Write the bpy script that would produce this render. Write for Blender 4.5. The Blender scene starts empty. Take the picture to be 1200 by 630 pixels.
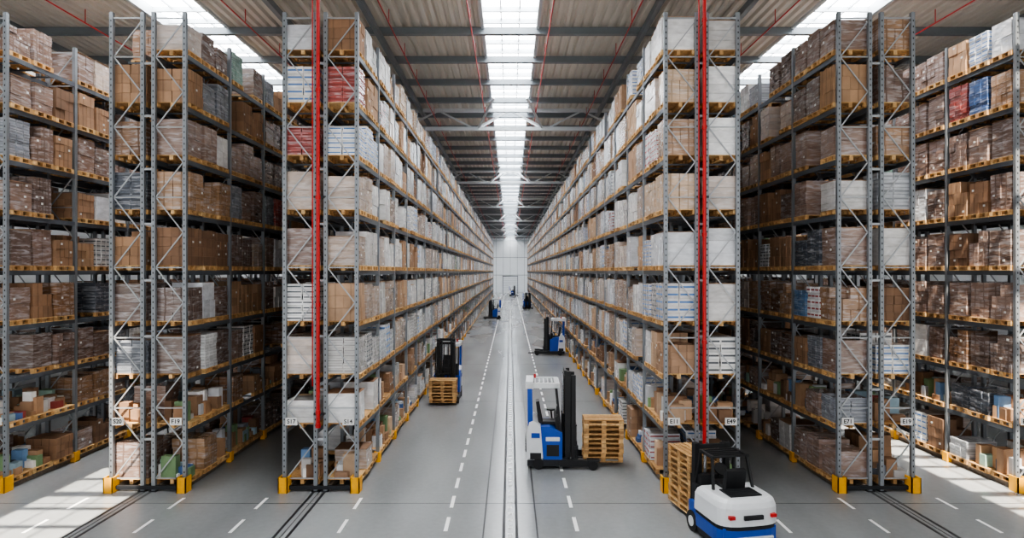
import bpy, math, random
import numpy as np
from mathutils import Vector, Matrix
R = random.Random(11)
scene = bpy.context.scene

# ------------------------------------------------------------ helpers
def lin(c):
    out=[]
    for v in c[:3]:
        v=v/255.0
        out.append(v/12.92 if v<=0.04045 else ((v+0.055)/1.055)**2.4)
    return tuple(out)

def new_mat(name):
    m=bpy.data.materials.new(name); m.use_nodes=True
    nt=m.node_tree; b=nt.nodes.get('Principled BSDF')
    return m,nt,b

def simple_mat(name,col,rough=0.5,metal=0.0,var=0.12,scale=6.0,bump=0.0):
    m,nt,b=new_mat(name)
    tc=nt.nodes.new('ShaderNodeTexCoord')
    n=nt.nodes.new('ShaderNodeTexNoise'); n.inputs['Scale'].default_value=scale; n.inputs['Detail'].default_value=4
    nt.links.new(tc.outputs['Object'],n.inputs['Vector'])
    mx=nt.nodes.new('ShaderNodeMix'); mx.data_type='RGBA'
    c=lin(col)
    mx.inputs[6].default_value=(*[x*(1-var) for x in c],1)
    mx.inputs[7].default_value=(*[min(1,x*(1+var)) for x in c],1)
    nt.links.new(n.outputs['Fac'],mx.inputs[0])
    nt.links.new(mx.outputs[2],b.inputs['Base Color'])
    b.inputs['Roughness'].default_value=rough; b.inputs['Metallic'].default_value=metal
    if bump>0:
        bp=nt.nodes.new('ShaderNodeBump'); bp.inputs['Strength'].default_value=bump
        nt.links.new(n.outputs['Fac'],bp.inputs['Height']); nt.links.new(bp.outputs['Normal'],b.inputs['Normal'])
    return m

def attr_mat(name,rough,spec=0.5,coat=0.0,scale=9.0,var=0.18,bump=0.15,stretch=(1,1,1),film_sheen=0.0):
    m,nt,b=new_mat(name)
    a=nt.nodes.new('ShaderNodeAttribute'); a.attribute_name='Col'
    tc=nt.nodes.new('ShaderNodeTexCoord')
    mp=nt.nodes.new('ShaderNodeMapping'); mp.inputs['Scale'].default_value=stretch
    n=nt.nodes.new('ShaderNodeTexNoise'); n.inputs['Scale'].default_value=scale; n.inputs['Detail'].default_value=2
    nt.links.new(tc.outputs['Object'],mp.inputs['Vector']); nt.links.new(mp.outputs['Vector'],n.inputs['Vector'])
    mr=nt.nodes.new('ShaderNodeMapRange')
    mr.inputs['To Min'].default_value=1-var; mr.inputs['To Max'].default_value=1+var
    mr.inputs['From Min'].default_value=0.3; mr.inputs['From Max'].default_value=0.7
    nt.links.new(n.outputs['Fac'],mr.inputs['Value'])
    vm=nt.nodes.new('ShaderNodeVectorMath'); vm.operation='SCALE'
    nt.links.new(a.outputs['Color'],vm.inputs[0]); nt.links.new(mr.outputs['Result'],vm.inputs['Scale'])
    out=vm.outputs['Vector']
    if film_sheen>0:
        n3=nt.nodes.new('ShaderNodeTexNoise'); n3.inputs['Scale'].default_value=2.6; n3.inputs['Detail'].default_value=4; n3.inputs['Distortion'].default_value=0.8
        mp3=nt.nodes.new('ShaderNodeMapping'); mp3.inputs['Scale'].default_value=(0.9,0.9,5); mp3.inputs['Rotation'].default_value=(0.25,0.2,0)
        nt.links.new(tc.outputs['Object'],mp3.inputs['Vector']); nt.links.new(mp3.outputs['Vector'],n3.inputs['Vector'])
        m3=nt.nodes.new('ShaderNodeMapRange'); m3.inputs['From Min'].default_value=0.46; m3.inputs['From Max'].default_value=0.72; m3.inputs['To Max'].default_value=film_sheen
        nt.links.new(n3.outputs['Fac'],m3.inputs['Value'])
        mx=nt.nodes.new('ShaderNodeMix'); mx.data_type='RGBA'; mx.inputs[7].default_value=(0.78,0.78,0.82,1)  # whitish sheen of the stretch wrap, painted into the base colour as streaks
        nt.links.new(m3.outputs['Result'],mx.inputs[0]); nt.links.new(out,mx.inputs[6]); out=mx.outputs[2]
    nt.links.new(out,b.inputs['Base Color'])
    b.inputs['Roughness'].default_value=rough
    b.inputs['Coat Weight'].default_value=coat; b.inputs['Coat Roughness'].default_value=0.18
    if bump>0:
        bp=nt.nodes.new('ShaderNodeBump'); bp.inputs['Strength'].default_value=bump; bp.inputs['Distance'].default_value=0.03
        nt.links.new(n.outputs['Fac'],bp.inputs['Height']); nt.links.new(bp.outputs['Normal'],b.inputs['Normal'])
    return m

CUBE=np.array([[-1,-1,-1],[1,-1,-1],[1,1,-1],[-1,1,-1],[-1,-1,1],[1,-1,1],[1,1,1],[-1,1,1]],dtype=np.float32)
CF=np.array([[0,3,2,1],[4,5,6,7],[0,1,5,4],[1,2,6,5],[2,3,7,6],[3,0,4,7]],dtype=np.int32)

class MB:
    def __init__(s):
        s.b=[]; s.v=[]; s.f=[]; s.fm=[]; s.fc=[]; s.sm=[]
    def box(s,x0,x1,y0,y1,z0,z1,mat=0,col=(1,1,1),rz=0.0):
        s.b.append(((x0+x1)/2,(y0+y1)/2,(z0+z1)/2,abs(x1-x0)/2,abs(y1-y0)/2,abs(z1-z0)/2,rz,col[0],col[1],col[2],mat))
    def poly(s,vs,fs,mat=0,col=(1,1,1),smooth=False):
        o=len(s.v); s.v.extend([tuple(v) for v in vs])
        for f in fs:
            s.f.append([i+o for i in f]); s.fm.append(mat); s.fc.append(col); s.sm.append(smooth)
    def bar(s,p1,p2,w,h,mat=0,col=(1,1,1),up=(0,1,0)):
        p1=Vector(p1);p2=Vector(p2);d=(p2-p1).normalized();u=Vector(up)
        if abs(d.dot(u))>0.95: u=Vector((1,0,0))
        a=d.cross(u).normalized();u=a.cross(d).normalized()
        vs=[]
        for p in (p1,p2):
            for sa,su in ((-1,-1),(1,-1),(1,1),(-1,1)):
                vs.append(p+a*(sa*w/2)+u*(su*h/2))
        s.poly(vs,[[0,1,2,3],[7,6,5,4],[0,4,5,1],[1,5,6,2],[2,6,7,3],[3,7,4,0]],mat,col)
    def cyl(s,p1,p2,r,n=14,mat=0,col=(1,1,1),r2=None):
        p1=Vector(p1);p2=Vector(p2);d=(p2-p1).normalized();u=Vector((0,0,1))
        if abs(d.dot(u))>0.95: u=Vector((1,0,0))
        a=d.cross(u).normalized();u=a.cross(d).normalized()
        if r2 is None: r2=r
        vs=[]
        for p,rr in ((p1,r),(p2,r2)):
            for i in range(n):
                t=2*math.pi*i/n; vs.append(p+a*math.cos(t)*rr+u*math.sin(t)*rr)
        s.poly(vs,[[i,(i+1)%n,n+(i+1)%n,n+i] for i in range(n)],mat,col,True)
        s.poly(vs,[list(range(n))[::-1],list(range(n,2*n))],mat,col)
    def prism(s,prof,y0,y1,mat=0,col=(1,1,1)):
        n=len(prof)
        vs=[(x,y0,z) for x,z in prof]+[(x,y1,z) for x,z in prof]
        s.poly(vs,[[i,(i+1)%n,n+(i+1)%n,n+i] for i in range(n)]+[list(range(n))[::-1],list(range(n,2*n))],mat,col)
    def build(s,name,mats,bevel=0,loc=(0,0,0),rz=0,parent=None):
        nb=len(s.b)
        V=np.zeros((0,3),np.float32);loops=np.zeros(0,np.int32);cnt=np.zeros(0,np.int32)
        fm=np.zeros(0,np.int32);fc=np.zeros((0,3),np.float32);sm=np.zeros(0,bool)
        if nb:
            B=np.array(s.b,dtype=np.float32)
            P=CUBE[None,:,:]*B[:,None,3:6]
            c=np.cos(B[:,6])[:,None];sn=np.sin(B[:,6])[:,None]
            X=P[:,:,0]*c-P[:,:,1]*sn;Y=P[:,:,0]*sn+P[:,:,1]*c
            P=np.stack([X,Y,P[:,:,2]],2)+B[:,None,0:3]
            V=P.reshape(-1,3)
            F=(CF[None,:,:]+(np.arange(nb)*8)[:,None,None]).reshape(-1,4)
            loops=F.reshape(-1).astype(np.int32);cnt=np.full(nb*6,4,np.int32)
            fm=np.repeat(B[:,10].astype(np.int32),6);fc=np.repeat(B[:,7:10],6,axis=0);sm=np.zeros(nb*6,bool)
        if s.v:
            off=len(V);V=np.concatenate([V,np.array([tuple(v) for v in s.v],np.float32)])
            l2=[];c2=[]
            for f in s.f: l2.extend([i+off for i in f]);c2.append(len(f))
            loops=np.concatenate([loops,np.array(l2,np.int32)]);cnt=np.concatenate([cnt,np.array(c2,np.int32)])
            fm=np.concatenate([fm,np.array(s.fm,np.int32)]);fc=np.concatenate([fc,np.array(s.fc,np.float32)]);sm=np.concatenate([sm,np.array(s.sm,bool)])
        me=bpy.data.meshes.new(name)
        me.vertices.add(len(V));me.vertices.foreach_set('co',V.astype(np.float32).reshape(-1))
        me.loops.add(len(loops));me.loops.foreach_set('vertex_index',loops)
        me.polygons.add(len(cnt))
        st=np.concatenate([[0],np.cumsum(cnt)[:-1]]).astype(np.int32)
        me.polygons.foreach_set('loop_start',st)
        me.polygons.foreach_set('loop_total',cnt)
        for m in mats: me.materials.append(m)
        me.polygons.foreach_set('material_index',fm)
        me.polygons.foreach_set('use_smooth',sm)
        me.update(calc_edges=True)
        at=me.attributes.new('Col','FLOAT_COLOR','FACE')
        at.data.foreach_set('color',np.concatenate([fc,np.ones((len(fc),1),np.float32)],1).astype(np.float32).reshape(-1))
        ob=bpy.data.objects.new(name,me);scene.collection.objects.link(ob)
        ob.location=loc;ob.rotation_euler=(0,0,rz)
        if bevel>0:
            md=ob.modifiers.new('bevel','BEVEL');md.width=bevel;md.segments=2;md.limit_method='ANGLE';md.angle_limit=math.radians(40)
        if parent: ob.parent=parent
        return ob

# ------------------------------------------------------------ constants
HC=6.0; F=760.0; D0=17.7
Z_ROOF=15.8; Y_END=184.0; Y_RACK=161.0
LEVELS=[0.0,1.69,3.05,4.5,6.03,7.57,9.07,10.52,11.96]
TOP=13.08
BAY=2.8

# ------------------------------------------------------------ materials
m_up=simple_mat('galvanised_upright',(140,145,150),0.4,0.45,0.12,3)
m_beam=simple_mat('rack_beam_steel',(96,102,110),0.45,0.3,0.12,3)
m_brace=simple_mat('brace_steel',(170,174,178),0.4,0.4,0.08,3)
m_yel=simple_mat('yellow_guard',(245,175,5),0.45,0,0.08,8)
m_dark=simple_mat('dark_steel',(40,42,46),0.5,0.3,0.15,5)
m_red=simple_mat('red_pipe_paint',(180,20,22),0.35,0,0.1,5)
m_carton=attr_mat('carton_board',0.75,var=0.08,scale=5,bump=0.05)
m_film=attr_mat('stretch_film_goods',0.24,coat=0.8,var=0.14,scale=4,bump=0.6,stretch=(1,1,2.2),film_sheen=0.42)
m_wood=attr_mat('pallet_wood',0.8,var=0.22,scale=14,bump=0.1)
m_white=simple_mat('white_paint',(222,225,228),0.3,0,0.03,3)
m_blue=simple_mat('blue_paint',(14,70,165),0.3,0,0.08,3)
m_black=simple_mat('black_plastic',(20,21,24),0.5,0,0.2,6)
m_rub=simple_mat('rubber_tyre',(28,28,30),0.8,0,0.2,12)
m_chrome=simple_mat('chrome_rod',(190,190,195),0.2,0.9,0.05,3)
m_truss=simple_mat('truss_paint',(190,196,200),0.45,0.1,0.06,2)
m_purlin=simple_mat('purlin_paint',(120,127,132),0.5,0.15,0.1,2)
m_label=simple_mat('label_white',(230,230,228),0.6,0,0.02,4)
m_line=simple_mat('floor_line_paint',(246,247,247),0.55,0,0.04,9)
m_joint=simple_mat('floor_slot_dark',(48,50,53),0.5,0.3,0.2,8)
m_wall=simple_mat('wall_panel',(228,231,233),0.6,0,0.05,0.6)

# floor
m_floor,nt,b=new_mat('polished_concrete')
tc=nt.nodes.new('ShaderNodeTexCoord')
n1=nt.nodes.new('ShaderNodeTexNoise');n1.inputs['Scale'].default_value=0.3;n1.inputs['Detail'].default_value=2;n1.inputs['Roughness'].default_value=0.4
n2=nt.nodes.new('ShaderNodeTexNoise');n2.inputs['Scale'].default_value=7;n2.inputs['Detail'].default_value=6
mpp=nt.nodes.new('ShaderNodeMapping');mpp.inputs['Scale'].default_value=(1.8,0.4,1)
nt.links.new(tc.outputs['Object'],mpp.inputs['Vector']);nt.links.new(mpp.outputs['Vector'],n1.inputs['Vector']);nt.links.new(tc.outputs['Object'],n2.inputs['Vector'])
ad=nt.nodes.new('ShaderNodeMath');ad.operation='MULTIPLY_ADD';ad.inputs[1].default_value=0.22
nt.links.new(n2.outputs['Fac'],ad.inputs[0]);nt.links.new(n1.outputs['Fac'],ad.inputs[2])
cr=nt.nodes.new('ShaderNodeValToRGB')
cr.color_ramp.elements[0].position=0.3;cr.color_ramp.elements[0].color=(*lin((122,126,128)),1)
cr.color_ramp.elements[1].position=0.95;cr.color_ramp.elements[1].color=(*lin((160,163,165)),1)
nt.links.new(ad.outputs[0],cr.inputs['Fac']);nt.links.new(cr.outputs['Color'],b.inputs['Base Color'])
rr=nt.nodes.new('ShaderNodeMapRange');rr.inputs['To Min'].default_value=0.19;rr.inputs['To Max'].default_value=0.25
nt.links.new(n1.outputs['Fac'],rr.inputs['Value']);nt.links.new(rr.outputs['Result'],b.inputs['Roughness'])
b.inputs['Specular IOR Level'].default_value=0.65

m_roof=simple_mat('corrugated_roof_metal',(208,204,196),0.45,0.0,0.05,0.5)
m_sky,nt,b=new_mat('skylight_polycarbonate')
em=nt.nodes.new('ShaderNodeEmission');em.inputs['Color'].default_value=(0.97,0.98,1,1);em.inputs['Strength'].default_value=20
nt.links.new(em.outputs['Emission'],nt.nodes['Material Output'].inputs['Surface'])

# ------------------------------------------------------------ shell
g=MB();g.box(-26,26,-12,Y_END,-0.3,0.0);g.build('floor',[m_floor])
g=MB()
g.box(-26,26,Y_END,Y_END+0.3,0,Z_ROOF+0.5)
for i in range(-24,25,2): g.box(i-0.03,i+0.03,Y_END-0.04,Y_END,0,Z_ROOF,1)
for z in (5,10): g.box(-26,26,Y_END-0.05,Y_END,z-0.06,z+0.06,1)
g.build('wall_back',[m_wall,m_purlin])
g=MB()
g.box(-2.0,2.0,Y_END-0.12,Y_END-0.05,0,4.6,0)
for k in range(1,9): g.box(-2.0,2.0,Y_END-0.14,Y_END-0.12,k*0.5-0.02,k*0.5+0.02,1)
g.box(-2.2,-2.0,Y_END-0.2,Y_END-0.05,0,4.8,1);g.box(2.0,2.2,Y_END-0.2,Y_END-0.05,0,4.8,1);g.box(-2.2,2.2,Y_END-0.2,Y_END-0.05,4.6,4.8,1)
g.build('door_1',[m_white,m_purlin])
for nm,x in (('wall_left',-26),('wall_right',26)):
    g=MB();g.box(x-0.15,x+0.15,-8,Y_END,0,Z_ROOF+0.5)
    for k in range(0,46): g.box(x-0.2,x+0.2,k*4-0.05,k*4+0.05,0,Z_ROOF,1)
    g.build(nm,[m_wall,m_purlin])

# corrugated ceiling
Y0R=-8.0
g=MB()
segs=[(-26,-13.7),(-11.3,-1.1),(1.1,11.3),(13.7,26)]
for a,bb in segs:
    pts=[];x=a;p=0.36
    while x<bb-1e-6:
        for dx,dz in ((0,0),(0.14,0),(0.19,0.13),(0.31,0.13)):
            if x+dx<bb: pts.append((x+dx,Z_ROOF+dz))
        x+=p
    pts.append((bb,Z_ROOF))
    n=len(pts)
    vs=[(px,Y0R,pz) for px,pz in pts]+[(px,Y_END,pz) for px,pz in pts]
    g.poly(vs,[[i,i+1,n+i+1,n+i] for i in range(n-1)])
    g.box(a,bb,Y0R,Y_END,Z_ROOF+0.2,Z_ROOF+0.3)
g.build('ceiling',[m_roof])
# skylights
def skylight(xc,hw,name,ystart):
    g=MB()
    g.box(xc-hw,xc+hw,ystart,Y_END,Z_ROOF+0.32,Z_ROOF+0.36,0)  # unglazed before ystart: unseen gap added to let sun patches onto the floor
    for s in (-1,1):
        g.box(xc+s*hw-0.06,xc+s*hw+0.06,Y0R,Y_END,Z_ROOF-0.1,Z_ROOF+0.4,1)
    for s in (-0.33,0.33):
        g.box(xc+s*hw-0.025,xc+s*hw+0.025,Y0R,Y_END,Z_ROOF+0.2,Z_ROOF+0.3,1)
    y=Y0R
    while y<Y_END:
        g.box(xc-hw,xc+hw,y-0.05,y+0.05,Z_ROOF+0.1,Z_ROOF+0.3,1); y+=1.17
    g.build(name,[m_sky,m_truss])
skylight(0,1.1,'window_1',Y0R)
skylight(-12.5,1.2,'window_2',11.0)
skylight(12.5,1.2,'window_3',18.0)

# purlins + trusses
g=MB()
y=5.0
while y<Y_END:
    g.box(-26,26,y-0.05,y+0.05,Z_ROOF-0.3,Z_ROOF-0.02,0); g.box(-26,26,y-0.12,y+0.12,Z_ROOF-0.32,Z_ROOF-0.28,0)
    y+=3.5
for x in (-19,-8.4,-5.2,5.2,8.4,19):
    g.box(x-0.09,x+0.09,Y0R,Y_END,Z_ROOF-0.55,Z_ROOF-0.3,0)
g.build('roof_purlins',[m_purlin])
ty=15.0
while ty<Y_END:
    g=MB();zb=14.35;zt=15.42
    g.box(-26,26,ty-0.13,ty+0.13,zb-0.1,zb+0.1,0)
    g.box(-26,26,ty-0.11,ty+0.11,zt-0.09,zt+0.09,0)
    x=-25.2;k=0
    while x<25:
        a=(x,ty,zb if k%2 else zt);c=(x+2.1,ty,zt if k%2 else zb)
        g.bar(a,c,0.09,0.09,0);x+=2.1;k+=1
    for s in (-1,1):
        g.bar((s*1.9,ty,zb),(s*0.9,ty-2.4,zt+0.1),0.1,0.1,0,up=(0,0,1)); g.bar((s*1.9,ty,zb),(s*0.9,ty+2.4,zt+0.1),0.1,0.1,0,up=(0,0,1))
    g.build('roof_truss',[m_truss]);ty+=23.0
g=MB()
ty=38.0
while ty<Y_END:
    for x in (-19.5,19.5): g.box(x-0.2,x+0.2,ty-0.2,ty+0.2,0,14.3,0)
    ty+=23
g.build('steel_columns',[m_truss])
# sprinkler mains under roof
g=MB()
for x in (-15.4,-9.6,-4.4,-1.45,1.45,4.4,9.6,15.4):
    g.cyl((x,Y0R,15.0),(x,Y_END-0.5,15.0),0.026,8)
    yy=6.0
    while yy<Y_END-2:
        g.box(x-0.012,x+0.012,yy-0.012,yy+0.012,15.0,15.5);yy+=3.5
g.build('sprinkler_mains',[m_red])

# ------------------------------------------------------------ racks
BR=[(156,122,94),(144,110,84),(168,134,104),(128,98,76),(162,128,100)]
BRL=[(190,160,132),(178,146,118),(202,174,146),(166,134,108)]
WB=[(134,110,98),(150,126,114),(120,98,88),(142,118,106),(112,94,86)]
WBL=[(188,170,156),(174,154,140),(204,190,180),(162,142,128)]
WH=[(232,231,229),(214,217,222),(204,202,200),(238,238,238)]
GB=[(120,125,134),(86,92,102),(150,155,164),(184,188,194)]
AC=[(110,145,185),(70,100,150),(120,148,108),(160,74,70),(160,186,200),(150,180,168)]
def jit(c,a=0.06):
    k=1+R.uniform(-a,a); return lin(tuple(max(0,min(255,v*k)) for v in c))
WOOD=[(200,158,104),(184,142,92),(210,172,120),(168,130,86)]

def pallet(g,x0,x1,y0,y1,z,lod):
    c=jit(R.choice(WOOD),0.08)
    if lod==0:
        g.box(x0,x1,y0,y1,z+0.12,z+0.142,2,c)
        for xa in (x0,(x0+x1)/2-0.05,x1-0.1):
            g.box(xa,xa+0.1,y0,y1,z,z+0.02,2,c)
            for ya in (y0,(y0+y1)/2-0.06,y1-0.12): g.box(xa,xa+0.1,ya,ya+0.12,z+0.02,z+0.12,2,jit(R.choice(WOOD)))
    elif lod==1:
        g.box(x0,x1,y0,y1,z+0.11,z+0.142,2,c)
        for ya in (y0,(y0+y1)/2-0.06,y1-0.12): g.box(x0,x1,ya,ya+0.12,z,z+0.11,2,c)
    else: g.box(x0,x1,y0,y1,z+0.02,z+0.142,2,c)

def pile(g,x0,x1,y0,y1,z,lod,face,bright,lev,hmax,force=None):
    pallet(g,x0,x1,y0,y1,z,lod)
    z+=0.145
    low=lev<=1
    ins=R.uniform(0.0,0.035)
    x0+=ins;x1-=ins;y0+=ins;y1-=ins
    if low and R.random()<0.6:
        n=R.randint(7,14) if lod<2 else 3
        for _ in range(n):
            w=R.uniform(0.18,0.42);d=R.uniform(0.16,0.36);h=R.uniform(0.12,0.36)
            cx=R.uniform(x0+w/2,x1-w/2);cy=R.uniform(y0+d/2,y1-d/2)
            zz=z+(R.choice((0,0.2,0.35)) if _>3 else 0)
            col=jit(R.choice(BR+BR+WH+AC+GB[:2]) if not bright else R.choice(BR+BRL+WH+AC[:3]),0.12)
            g.box(cx-w/2,cx+w/2,cy-d/2,cy+d/2,z,zz+h,0,col,R.uniform(-0.15,0.15))
        return
    H=hmax*R.choice((1,0.98,0.95,0.88,0.76)) if not low else hmax*R.uniform(0.5,0.95)
    if force: kd,pal,mat,base=force
    else: kd,pal,mat,base=pick(bright)
    if kd=='wrap':
        nx,ny,nz=(1,2,R.randint(2,4)) if lod==0 else (1,R.choice((1,2)),3)
    elif kd=='pack':
        nx,ny,nz=(2,3,R.randint(5,7)) if lod==0 else (1,2,5)
    else:
        nx,ny,nz=(2,R.choice((2,2,3)),R.randint(3,4)) if lod==0 else (1,2,3)
    if lod==2: nx=1;ny=min(ny,2);nz=min(nz,3)
    if lod==3: nx=1;ny=1;nz=2
    ww=(x1-x0)/nx;dd=(y1-y0)/ny;hh=H/nz
    gp=0.004 if kd!='pack' else 0.009
    band=None
    if kd=='pack':
        band=R.choice([None,lin((90,130,185)),lin((150,60,60)),lin((90,130,185)),lin((90,95,100))]) if pal is WH else None
    for k in range(nz):
        t=R.uniform(-0.008,0.008) if lod<=1 else 0
        for i in range(nx):
            for j in range(ny):
                if k==nz-1 and kd=='cart' and R.random()<0.12: continue
                col=jit(base,0.07)
                jx=R.uniform(-0.014,0.014)+t;jy=R.uniform(-0.006,0.006)
                a=x0+i*ww+gp+jx;bx=x0+(i+1)*ww-gp+jx
                c=y0+j*dd+gp+jy;dy=y0+(j+1)*dd-gp+jy
                zl=z+k*hh;zh=z+(k+1)*hh-0.006
                g.box(a,bx,c,dy,zl,zh,mat,col)
                if lod==0 and kd!='pack':
                    fx=bx if face>0 else a
                    e=0.003*face
                    if kd=='cart':
                        tc_=tuple(v*0.72 for v in col)
                        g.box(fx,fx+e,(c+dy)/2-0.02,(c+dy)/2+0.02,zl+hh*0.02,zh,0,tc_)
                        g.box((a+bx)/2-0.02,(a+bx)/2+0.02,c-0.003,c,zl,zh,0,tc_)
                    if R.random()<0.2:
                        lw=0.07;lc=lin((215,215,212))
                        yc=R.uniform(c+0.1,dy-0.1);zc=R.uniform(zl+0.08,zh-0.06)
                        if zh-zl>0.15: g.box(fx,fx+e*1.6,yc-lw*0.6,yc+lw*0.6,zc-0.03,zc+0.03,0,lc)
                elif lod==0 and kd=='pack':
                    fx=bx if face>0 else a
                    dk=band or tuple(v*0.6 for v in col)
                    g.box(fx,fx+0.003*face,c+0.02,dy-0.02,zl+hh*0.35,zl+hh*0.6,0,dk)
                    g.box(a+0.02,bx-0.02,c-0.003,c,zl+hh*0.35,zl+hh*0.6,0,dk)
    if kd=='wrap' and lod==0 and R.random()<0.5:
        g.box(x0-0.01,x1+0.01,y0-0.01,y1+0.01,z+H,z+H+0.012,0,jit(R.choice(BR)))

KB=(('cart',BRL,0),)*3+(('wrap',WH,1),)*6+(('wrap',WBL,1),)*5+(('cart',BRL,1),)*2+(('pack',WH,1),)*4+(('cart',BR,0),)*1+(('wrap',WB,1),)*1  # pale aisle loads, with extra white put in to stand for haze
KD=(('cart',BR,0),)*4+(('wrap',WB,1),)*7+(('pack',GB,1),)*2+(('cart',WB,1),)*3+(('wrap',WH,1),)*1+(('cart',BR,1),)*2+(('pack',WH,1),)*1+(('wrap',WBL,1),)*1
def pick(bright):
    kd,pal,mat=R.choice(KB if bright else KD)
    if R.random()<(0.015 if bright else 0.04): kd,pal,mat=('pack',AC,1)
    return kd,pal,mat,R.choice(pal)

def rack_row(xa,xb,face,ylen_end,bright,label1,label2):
    g=MB();fr=0.95
    cols=[(xa,xa+fr),(xb-fr,xb)]
    nb=int((ylen_end-D0)/BAY)
    PW=0.10;PD=0.10
    for bi in range(nb+1):
        y=D0+bi*BAY
        for (a,c) in cols:
            for px in (a,c-PW):
                g.box(px,px+PW,y,y+PD,0,TOP,0)
                if bi<4: g.box(px-0.05,px+PW+0.05,y-0.04,y+PD+0.04,0,0.02,4)
            if bi<30:
                st=0.96;z=0.35;k=0
                while z+st<TOP-0.1:
                    p=(a+PW,y+PD/2,z if k%2==0 else z+st);q=(c-PW,y+PD/2,z+st if k%2==0 else z)
                    g.bar(p,q,0.03,0.03,2)
                    if k%2==0: g.bar((a+PW,y+PD/2,z),(c-PW,y+PD/2,z),0.03,0.03,2)
                    z+=st;k+=1
                g.bar((a+PW,y+PD/2,TOP-0.15),(c-PW,y+PD/2,TOP-0.15),0.035,0.03,2)
        if bi==0:
            for (a,c) in cols:
                for px in (a,c-PW):
                    zz=0.5
                    while zz<TOP-0.1:
                        g.box(px+0.035,px+0.065,y-0.003,y,zz,zz+0.05,4);zz+=0.16
            g.box(xa+0.1,xb-0.1,y-0.02,y+0.06,0.06,0.16,4)
            for z in LEVELS[1:]:
                g.box(xa+fr-0.02,xb-fr+0.02,y+0.02,y+0.06,z-0.3,z-0.24,2)
            for px in (xa-0.07,xb-0.19):
                g.box(px,px+0.26,y-0.16,y-0.13,0,0.42,3);g.box(px,px+0.03,y-0.16,y+0.16,0,0.42,3);g.box(px+0.23,px+0.26,y-0.16,y+0.16,0,0.42,3)
        elif bi<16:
            px=xb-0.15 if face>0 else xa-0.05
            g.box(px,px+0.2,y-0.08,y+0.14,0,0.3,3)
    for bi in range(nb):
        y0=D0+bi*BAY+PD;y1=D0+(bi+1)*BAY
        for z in LEVELS[1:]:
            for (a,c) in cols:
                for px in (a+0.01,c-0.06):
                    g.box(px,px+0.05,y0,y1,z-0.13,z,1)
                if bi<14:
                    for t in (0.25,0.5,0.75): g.box(a+0.05,c-0.05,y0+(y1-y0)*t-0.02,y0+(y1-y0)*t+0.02,z-0.05,z-0.005,1)
    rk=g.build('pallet_rack',[m_up,m_beam,m_brace,m_yel,m_dark])
    for px,txt in ((xa+0.26,label1),(xb-0.26,label2)):
        s=MB();s.box(px-0.16,px+0.16,D0-0.05,D0-0.03,1.82,2.02,0);s.build('aisle_sign',[m_label],parent=rk)
        cu=bpy.data.curves.new('sign_text','FONT');cu.body=txt;cu.size=0.16;cu.align_x='CENTER';cu.align_y='CENTER';cu.extrude=0.002;cu.offset=0.003
        t=bpy.data.objects.new('sign_text',cu);scene.collection.objects.link(t);t.data.materials.append(m_black)
        t.location=(px,D0-0.055,1.92);t.rotation_euler=(math.pi/2,0,0);t.parent=rk
    g=MB()
    for bi in range(nb):
        y0=D0+bi*BAY+PD+0.04
        for li,z in enumerate(LEVELS):
            for ci,(a,c) in enumerate(cols):
                front=(ci==1)==(face>0)
                if not front and bi>25: continue
                pitch=(BAY-PD-0.06)/3
                prev=None
                for pj in range(3):
                    if R.random()<(0.06 if front else 0.1): continue
                    yy=y0+pj*pitch
                    depth=yy
                    if front: lod=0 if depth<38 else (1 if depth<60 else (2 if depth<100 else 3))
                    else: lod=0 if bi==0 else 3
                    hmax=1.04 if li<8 else 0.92
                    if li==1: hmax=0.95
                    oh=R.uniform(-0.02,0.05)*face
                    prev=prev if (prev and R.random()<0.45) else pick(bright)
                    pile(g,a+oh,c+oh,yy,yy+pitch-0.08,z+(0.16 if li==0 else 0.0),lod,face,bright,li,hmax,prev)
    for bi in range(nb):
        y0=D0+bi*BAY+PD
        for (a,c) in cols:
            g.box(a+0.1,a+0.2,y0,y0+BAY-PD,0.0,0.158,2,lin((120,110,100)));g.box(c-0.2,c-0.1,y0,y0+BAY-PD,0.0,0.158,2,lin((120,110,100)))
    g.build('palletised_cartons',[m_carton,m_film,m_wood])

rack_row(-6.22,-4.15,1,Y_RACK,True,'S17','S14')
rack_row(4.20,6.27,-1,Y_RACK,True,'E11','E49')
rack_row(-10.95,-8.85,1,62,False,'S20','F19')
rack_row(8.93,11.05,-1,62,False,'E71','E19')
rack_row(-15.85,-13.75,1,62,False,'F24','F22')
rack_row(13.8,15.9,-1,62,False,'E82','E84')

# ------------------------------------------------------------ vertical sprinkler risers (in front of the flue between frames)
for x,zb,s in ((-5.2,1.9,-1),(5.25,0.9,1)):
    g=MB()
    y=D0-0.16
    g.cyl((x,y,zb),(x,y,15.0),0.05,16)
    g.cyl((x-0.15,y,zb+1.0),(x-0.15,y,15.0),0.018,10)
    z=zb+0.3
    while z<15: 
        g.cyl((x,y,z-0.05),(x,y,z+0.05),0.066,16);z+=2.9
    g.cyl((x,y,15.0),(x,y-8,15.0),0.05,14);g.cyl((x,y,zb-0.12),(x,y,zb),0.07,16)
    for z in (zb+0.2,8.0): g.box(x-0.14,x+0.14,y+0.05,y+0.155,z,z+0.06,1)
    g.build('sprinkler_riser',[m_red,m_dark])

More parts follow.
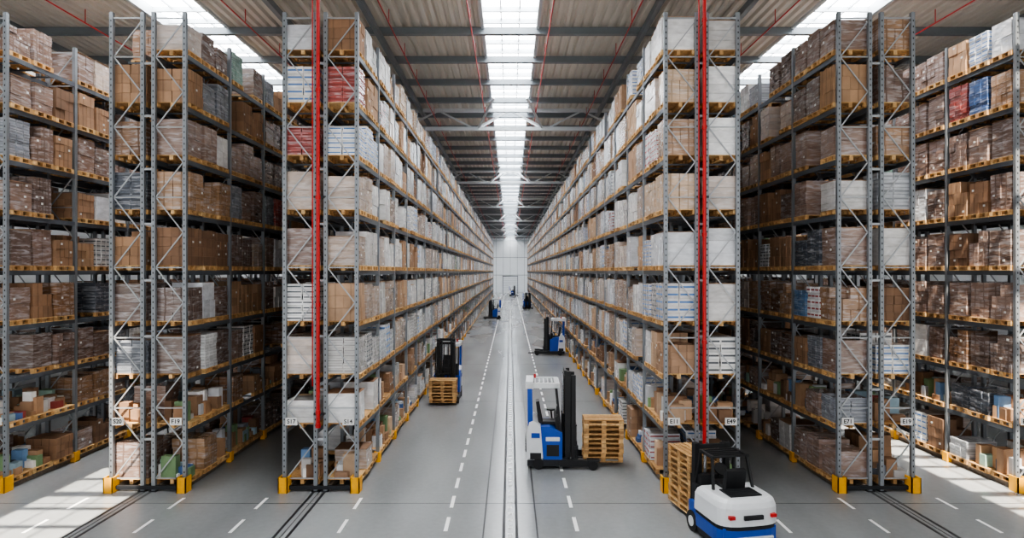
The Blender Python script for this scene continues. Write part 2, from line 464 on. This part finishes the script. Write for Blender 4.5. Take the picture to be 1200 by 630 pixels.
# ------------------------------------------------------------ floor markings
g=MB();g1=MB()
for x in (-1.5,1.55):
    y=6
    while y<Y_RACK:
        g.box(x-0.045,x+0.045,y,y+0.85,0.0,0.003);y+=1.5
for x in (-13.6,-11.2,-8.65,-6.45,-3.95,6.45,8.7,11.3,13.6):
    y=7.4
    while y<17.2:
        g.box(x-0.04,x+0.04,y,y+0.8,0.0,0.003);y+=1.5
g.build('floor_lane_markings',[m_line])
for xc,ye in ((0,Y_END-1),(-5.2,D0+3),(-9.95,D0+3),(5.25,D0+3),(9.98,D0+3)):
    for dx in (-0.15,0.15): g1.box(xc+dx-0.035,xc+dx+0.035,2,ye,0,0.004)
    if xc==0:
        for dx in (-0.62,0.62): g1.box(xc+dx-0.018,xc+dx+0.018,2,ye,0,0.004)
        y=3
        while y<110:
            g1.box(-0.05,0.05,y,y+0.12,0,0.005,1);y+=0.42
    else:
        g1.box(xc-0.012,xc+0.012,2,ye,0,0.004)
for y in (9.2,16.8,): g1.box(-24,24,y-0.01,y+0.01,0,0.003)
y=30
while y<160: g1.box(-4,4,y-0.012,y+0.012,0,0.003);y+=12
g1.build('floor_guide_rails',[m_joint,m_line])

# ------------------------------------------------------------ vehicles
def pallet_stack(loc,rz,n,name='wooden_pallet_stack',z0=0.0,sc=1.0):
    g=MB();L=1.2;W=0.8
    for k in range(n):
        z=z0+k*0.144;ox=R.uniform(-0.015,0.015);oy=R.uniform(-0.015,0.015)
        for j in range(3):
            yc=-W/2+0.05+j*(W-0.1)/2
            g.box(-L/2+ox,L/2+ox,yc-0.05+oy,yc+0.05+oy,z,z+0.022,0,jit(R.choice(WOOD)))
            for i in range(3):
                xc=-L/2+0.07+i*(L-0.14)/2
                g.box(xc-0.07+ox,xc+0.07+ox,yc-0.05+oy,yc+0.05+oy,z+0.022,z+0.1,0,jit(R.choice(WOOD)))
        for i in range(3):
            xc=-L/2+0.07+i*(L-0.14)/2
            g.box(xc-0.07+ox,xc+0.07+ox,-W/2+oy,W/2+oy,z+0.1,z+0.12,0,jit(R.choice(WOOD)))
        for j in range(6):
            yc=-W/2+0.05+j*(W-0.1)/5
            g.box(-L/2+ox,L/2+ox,yc-0.05+oy,yc+0.05+oy,z+0.12,z+0.142,0,jit(R.choice(WOOD)))
    o=g.build(name,[m_wood],loc=loc,rz=rz);o.scale=(sc,sc,sc)
    return o

TM=[m_white,m_blue,m_black,m_rub,m_chrome,m_dark,m_red]
def reach_truck(loc,rz,h=2.85,fork_z=0.12):
    g=MB()
    g.box(0.02,1.25,-0.6,0.6,0.10,0.34,5)
    g.prism([(0.0,0.28),(-0.02,1.05),(0.08,1.42),(0.22,1.48),(0.42,1.3),(0.5,0.28)],-0.6,0.6,0)
    g.prism([(0.5,0.3),(0.42,1.3),(0.7,1.3),(1.08,1.12),(1.08,0.3)],-0.61,0.61,1)
    g.box(0.10,0.44,-0.615,0.615,0.30,0.5,2)
    g.box(0.14,0.40,-0.62,0.62,0.95,1.1,1)
    g.box(0.6,0.98,-0.615,-0.6,0.4,0.75,2);g.box(0.58,1.0,-0.62,-0.6,0.86,0.98,0)
    g.box(-0.04,0.03,-0.5,0.5,0.5,0.9,5)
    for k in range(4): g.box(-0.05,0.0,-0.45,0.45,0.54+k*0.09,0.57+k*0.09,2)
    g.box(0.45,0.88,-0.28,0.2,1.28,1.38,2);g.prism([(0.36,1.3),(0.28,1.98),(0.38,2.0),(0.5,1.35)],-0.26,0.2,2)
    g.prism([(0.88,1.1),(0.86,1.55),(1.0,1.62),(1.08,1.1)],-0.5,0.5,2)
    g.cyl((0.76,0.38,1.6),(0.76,0.38,1.64),0.14,18,2);g.cyl((0.8,0.38,1.25),(0.76,0.38,1.6),0.03,8,2)
    g.box(0.92,0.96,-0.2,0.1,1.6,1.84,2)
    for y in (-0.54,0.54): g.prism([(0.03,1.3),(0.02,2.5),(0.15,2.5),(0.19,1.3)],y-0.045,y+0.045,1)
    for y in (-0.54,0.54): g.bar((1.04,y,1.1),(0.90,y,2.5),0.06,0.06,2,up=(0,1,0))
    g.box(0.0,0.97,-0.6,-0.5,2.46,2.62,0);g.box(0.0,0.97,0.5,0.6,2.46,2.62,0)
    g.box(-0.03,0.2,-0.6,0.6,2.44,2.66,0);g.box(0.84,1.0,-0.6,0.6,2.46,2.6,0)
    for k in range(5): g.box(0.24+k*0.13,0.28+k*0.13,-0.55,0.55,2.5,2.58,0)
    g.cyl((0.25,0.4,2.62),(0.25,0.4,2.74),0.04,10,6)
    for s in (-1,1):
        y=s*0.36
        g.box(1.16,1.34,y-0.07,y+0.07,0.12,h,2)
        g.box(1.36,1.5,y-0.06,y+0.06,0.12,h-0.12,2)
        g.box(1.2,1.3,y-s*0.13-0.035,y-s*0.13+0.035,0.15,h-0.05,5)
        g.cyl((1.12,s*0.2,0.2),(1.12,s*0.2,h*0.55),0.045,12,2);g.cyl((1.12,s*0.2,h*0.55),(1.12,s*0.2,h-0.1),0.025,10,4)
        g.box(1.3,1.32,s*0.1-0.02,s*0.1+0.02,0.3,h-0.15,5)
    for z in (0.3,h*0.5,h-0.2,h-0.04): g.box(1.15,1.22,-0.42,0.42,z-0.06,z+0.06,2)
    z=fork_z
    g.box(1.46,1.54,-0.45,0.45,z+0.05,z+0.15,5);g.box(1.46,1.54,-0.45,0.45,z+0.4,z+0.5,5)
    for k in range(6): g.box(1.49,1.52,-0.44+k*0.17,-0.41+k*0.17,z+0.1,z+1.15,2)
    g.box(1.48,1.53,-0.46,0.46,z+1.12,z+1.17,2)
    for s in (-1,1):
        g.box(1.54,1.58,s*0.25-0.06,s*0.25+0.06,z-0.02,z+0.5,5);g.box(1.54,2.65,s*0.25-0.06,s*0.25+0.06,z-0.04,z,5)
        g.box(1.0,2.15,s*0.58-0.07,s*0.58+0.07,0.1,0.3,2)
        g.cyl((2.0,s*0.58-0.09,0.15),(2.0,s*0.58+0.09,0.15),0.15,18,3);g.box(1.82,2.2,s*0.58-0.1,s*0.58+0.1,0.26,0.33,2)
    g.cyl((0.35,-0.62,0.17),(0.35,-0.34,0.17),0.17,18,3);g.cyl((0.35,0.34,0.17),(0.35,0.62,0.17),0.17,18,3)
    return g.build('reach_truck',TM,bevel=0.012,loc=loc,rz=rz)

def forklift(loc,rz,sc=1.0):
    g=MB()
    g.box(0.1,1.75,-0.66,0.66,0.18,0.62,1)
    pts=[]
    for i in range(13):
        t=math.pi/2+math.pi*i/12; cs=math.cos(t);sn=math.sin(t)
        pts.append((0.45+0.45*math.copysign(abs(cs)**0.75,cs),0.74*math.copysign(abs(sn)**0.6,sn)))
    prof=pts+[(1.3,-0.74),(1.3,0.74)];n=len(prof)
    def slab(z0,z1,mat,sc0=1.0,sc1=1.0):
        vs=[(0.6+(x-0.6)*sc0,y*sc0,z0) for x,y in prof]+[(0.6+(x-0.6)*sc1,y*sc1,z1) for x,y in prof]
        g.poly(vs,[[i,(i+1)%n,n+(i+1)%n,n+i] for i in range(n)]+[list(range(n))[::-1],list(range(n,2*n))],mat)
    slab(0.12,0.26,2,0.96,0.98);slab(0.26,0.58,1,1.0,1.03);slab(0.58,0.68,2,1.01,1.01);slab(0.68,1.08,0,1.05,1.03);slab(1.08,1.2,0,1.03,0.97);slab(1.2,1.27,0,0.97,0.86)
    g.box(0.25,0.8,-0.4,0.4,1.26,1.3,2)
    for k in range(5): g.box(0.28+k*0.1,0.32+k*0.1,-0.36,0.36,1.3,1.315,5)
    g.box(-0.08,-0.02,-0.24,0.24,0.84,0.94,2)
    g.box(-0.06,0.0,-0.5,0.5,0.40,0.44,0)
    for s in (-1,1): g.box(-0.05,0.05,s*0.52-0.07,s*0.52+0.07,0.86,0.94,6)
    g.cyl((-0.1,0,0.33),(0.05,0,0.33),0.05,10,2)
    g.box(1.3,1.78,-0.7,0.7,0.3,0.75,1);g.box(1.55,1.8,-0.6,0.6,0.5,1.15,2);g.prism([(1.5,1.12),(1.55,1.4),(1.75,1.4),(1.82,1.12)],-0.5,0.5,2)
    g.box(0.85,1.35,-0.26,0.26,1.2,1.36,2);g.prism([(0.75,1.25),(0.66,1.75),(0.78,1.78),(0.92,1.3)],-0.25,0.25,2)
    g.cyl((1.45,0,1.55),(1.42,0,1.58),0.17,18,2);g.cyl((1.6,0,1.3),(1.44,0,1.55),0.03,8,2)
    for y in (-0.52,0.52):
        g.bar((0.85,y,1.25),(1.02,y*0.88,2.0),0.07,0.06,2);g.bar((1.75,y,1.15),(1.6,y*0.88,2.0),0.06,0.06,2)
        g.box(0.96,1.64,y*0.88-0.035,y*0.88+0.035,1.97,2.04,2)
    for k in range(5): g.box(0.97+k*0.155,1.01+k*0.155,-0.45,0.45,1.98,2.03,2)
    for s in (-1,1):
        g.box(1.86,2.04,s*0.42-0.07,s*0.42+0.07,0.1,2.12,2);g.box(1.9,1.99,s*0.3-0.035,s*0.3+0.035,0.1,2.1,5)
        g.cyl((1.84,s*0.22,0.2),(1.84,s*0.22,1.9),0.04,10,4)
    for z in (0.35,1.2,2.02): g.box(1.86,1.94,-0.45,0.45,z-0.06,z+0.06,2)
    g.box(2.04,2.11,-0.5,0.5,0.2,0.3,5);g.box(2.04,2.11,-0.5,0.5,0.6,0.7,5)
    for k in range(6): g.box(2.06,2.09,-0.48+k*0.19,-0.45+k*0.19,0.2,1.3,2)
    for s in (-1,1):
        g.box(2.11,2.15,s*0.28-0.06,s*0.28+0.06,0.1,0.7,5);g.box(2.11,3.2,s*0.28-0.06,s*0.28+0.06,0.08,0.12,5)
        g.cyl((1.6,s*0.5,0.26),(1.6,s*0.72,0.26),0.26,22,3);g.cyl((1.6,s*0.7,0.26),(1.6,s*0.735,0.26),0.13,16,0)
        g.cyl((0.45,s*0.46,0.21),(0.45,s*0.66,0.21),0.21,22,3)
    o=g.build('forklift',TM,bevel=0.02,loc=loc,rz=rz);o.scale=(sc,sc,sc)
    return o

def place(local,loc,rz):
    c,s=math.cos(rz),math.sin(rz)
    return (loc[0]+local[0]*c-local[1]*s,loc[1]+local[0]*s+local[1]*c,loc[2])

L=(0.52,20.3,0);rz=math.radians(-2)
reach_truck(L,rz,2.95,0.16);pallet_stack(place((2.35,0,0),L,rz),rz,9,z0=0.17)
L=(5.12,13.7,0);rz=math.radians(101)
forklift(L,rz,0.92);pallet_stack(place((2.62,0.02,0),L,rz),rz,10,z0=0.12)
L=(-2.95,31.6,0);rz=math.radians(-92)
reach_truck(L,rz,2.85);pallet_stack(place((2.2,0,0),L,rz),rz+math.pi/2,7,z0=0.13)
L=(3.95,47,0);rz=math.radians(176);reach_truck(L,rz,2.7)
L=(-1.2,82,0);rz=math.radians(185);reach_truck(L,rz,2.4)
L=(2.6,106,0);rz=math.radians(-80);reach_truck(L,rz,2.6)
L=(-0.3,158,0);rz=math.radians(0);reach_truck(L,rz,2.6)

# ------------------------------------------------------------ light
sun=bpy.data.lights.new('sun','SUN');sun.energy=24;sun.angle=math.radians(0.5);sun.color=(1,0.90,0.76)
so=bpy.data.objects.new('sun',sun);scene.collection.objects.link(so)
d=Vector((1.2,9.1,-15.8)).normalized()
so.rotation_euler=d.to_track_quat('-Z','Y').to_euler();so.location=(0,-10,30)
w=bpy.data.worlds.new('World');scene.world=w;w.use_nodes=True
bg=w.node_tree.nodes['Background'];bg.inputs[0].default_value=(0.95,0.965,1,1);bg.inputs[1].default_value=1.15
try: scene.view_settings.look='AgX - Medium High Contrast'
except Exception as e: print(e)

cam=bpy.data.cameras.new('camera');cam.lens=F/1200*36;cam.sensor_width=36;cam.clip_end=500
cam.shift_x=2/1200;cam.shift_y=3/1200
co=bpy.data.objects.new('camera',cam);scene.collection.objects.link(co)
co.location=(0,0,HC);co.rotation_euler=(math.pi/2,0,0)
scene.camera=co
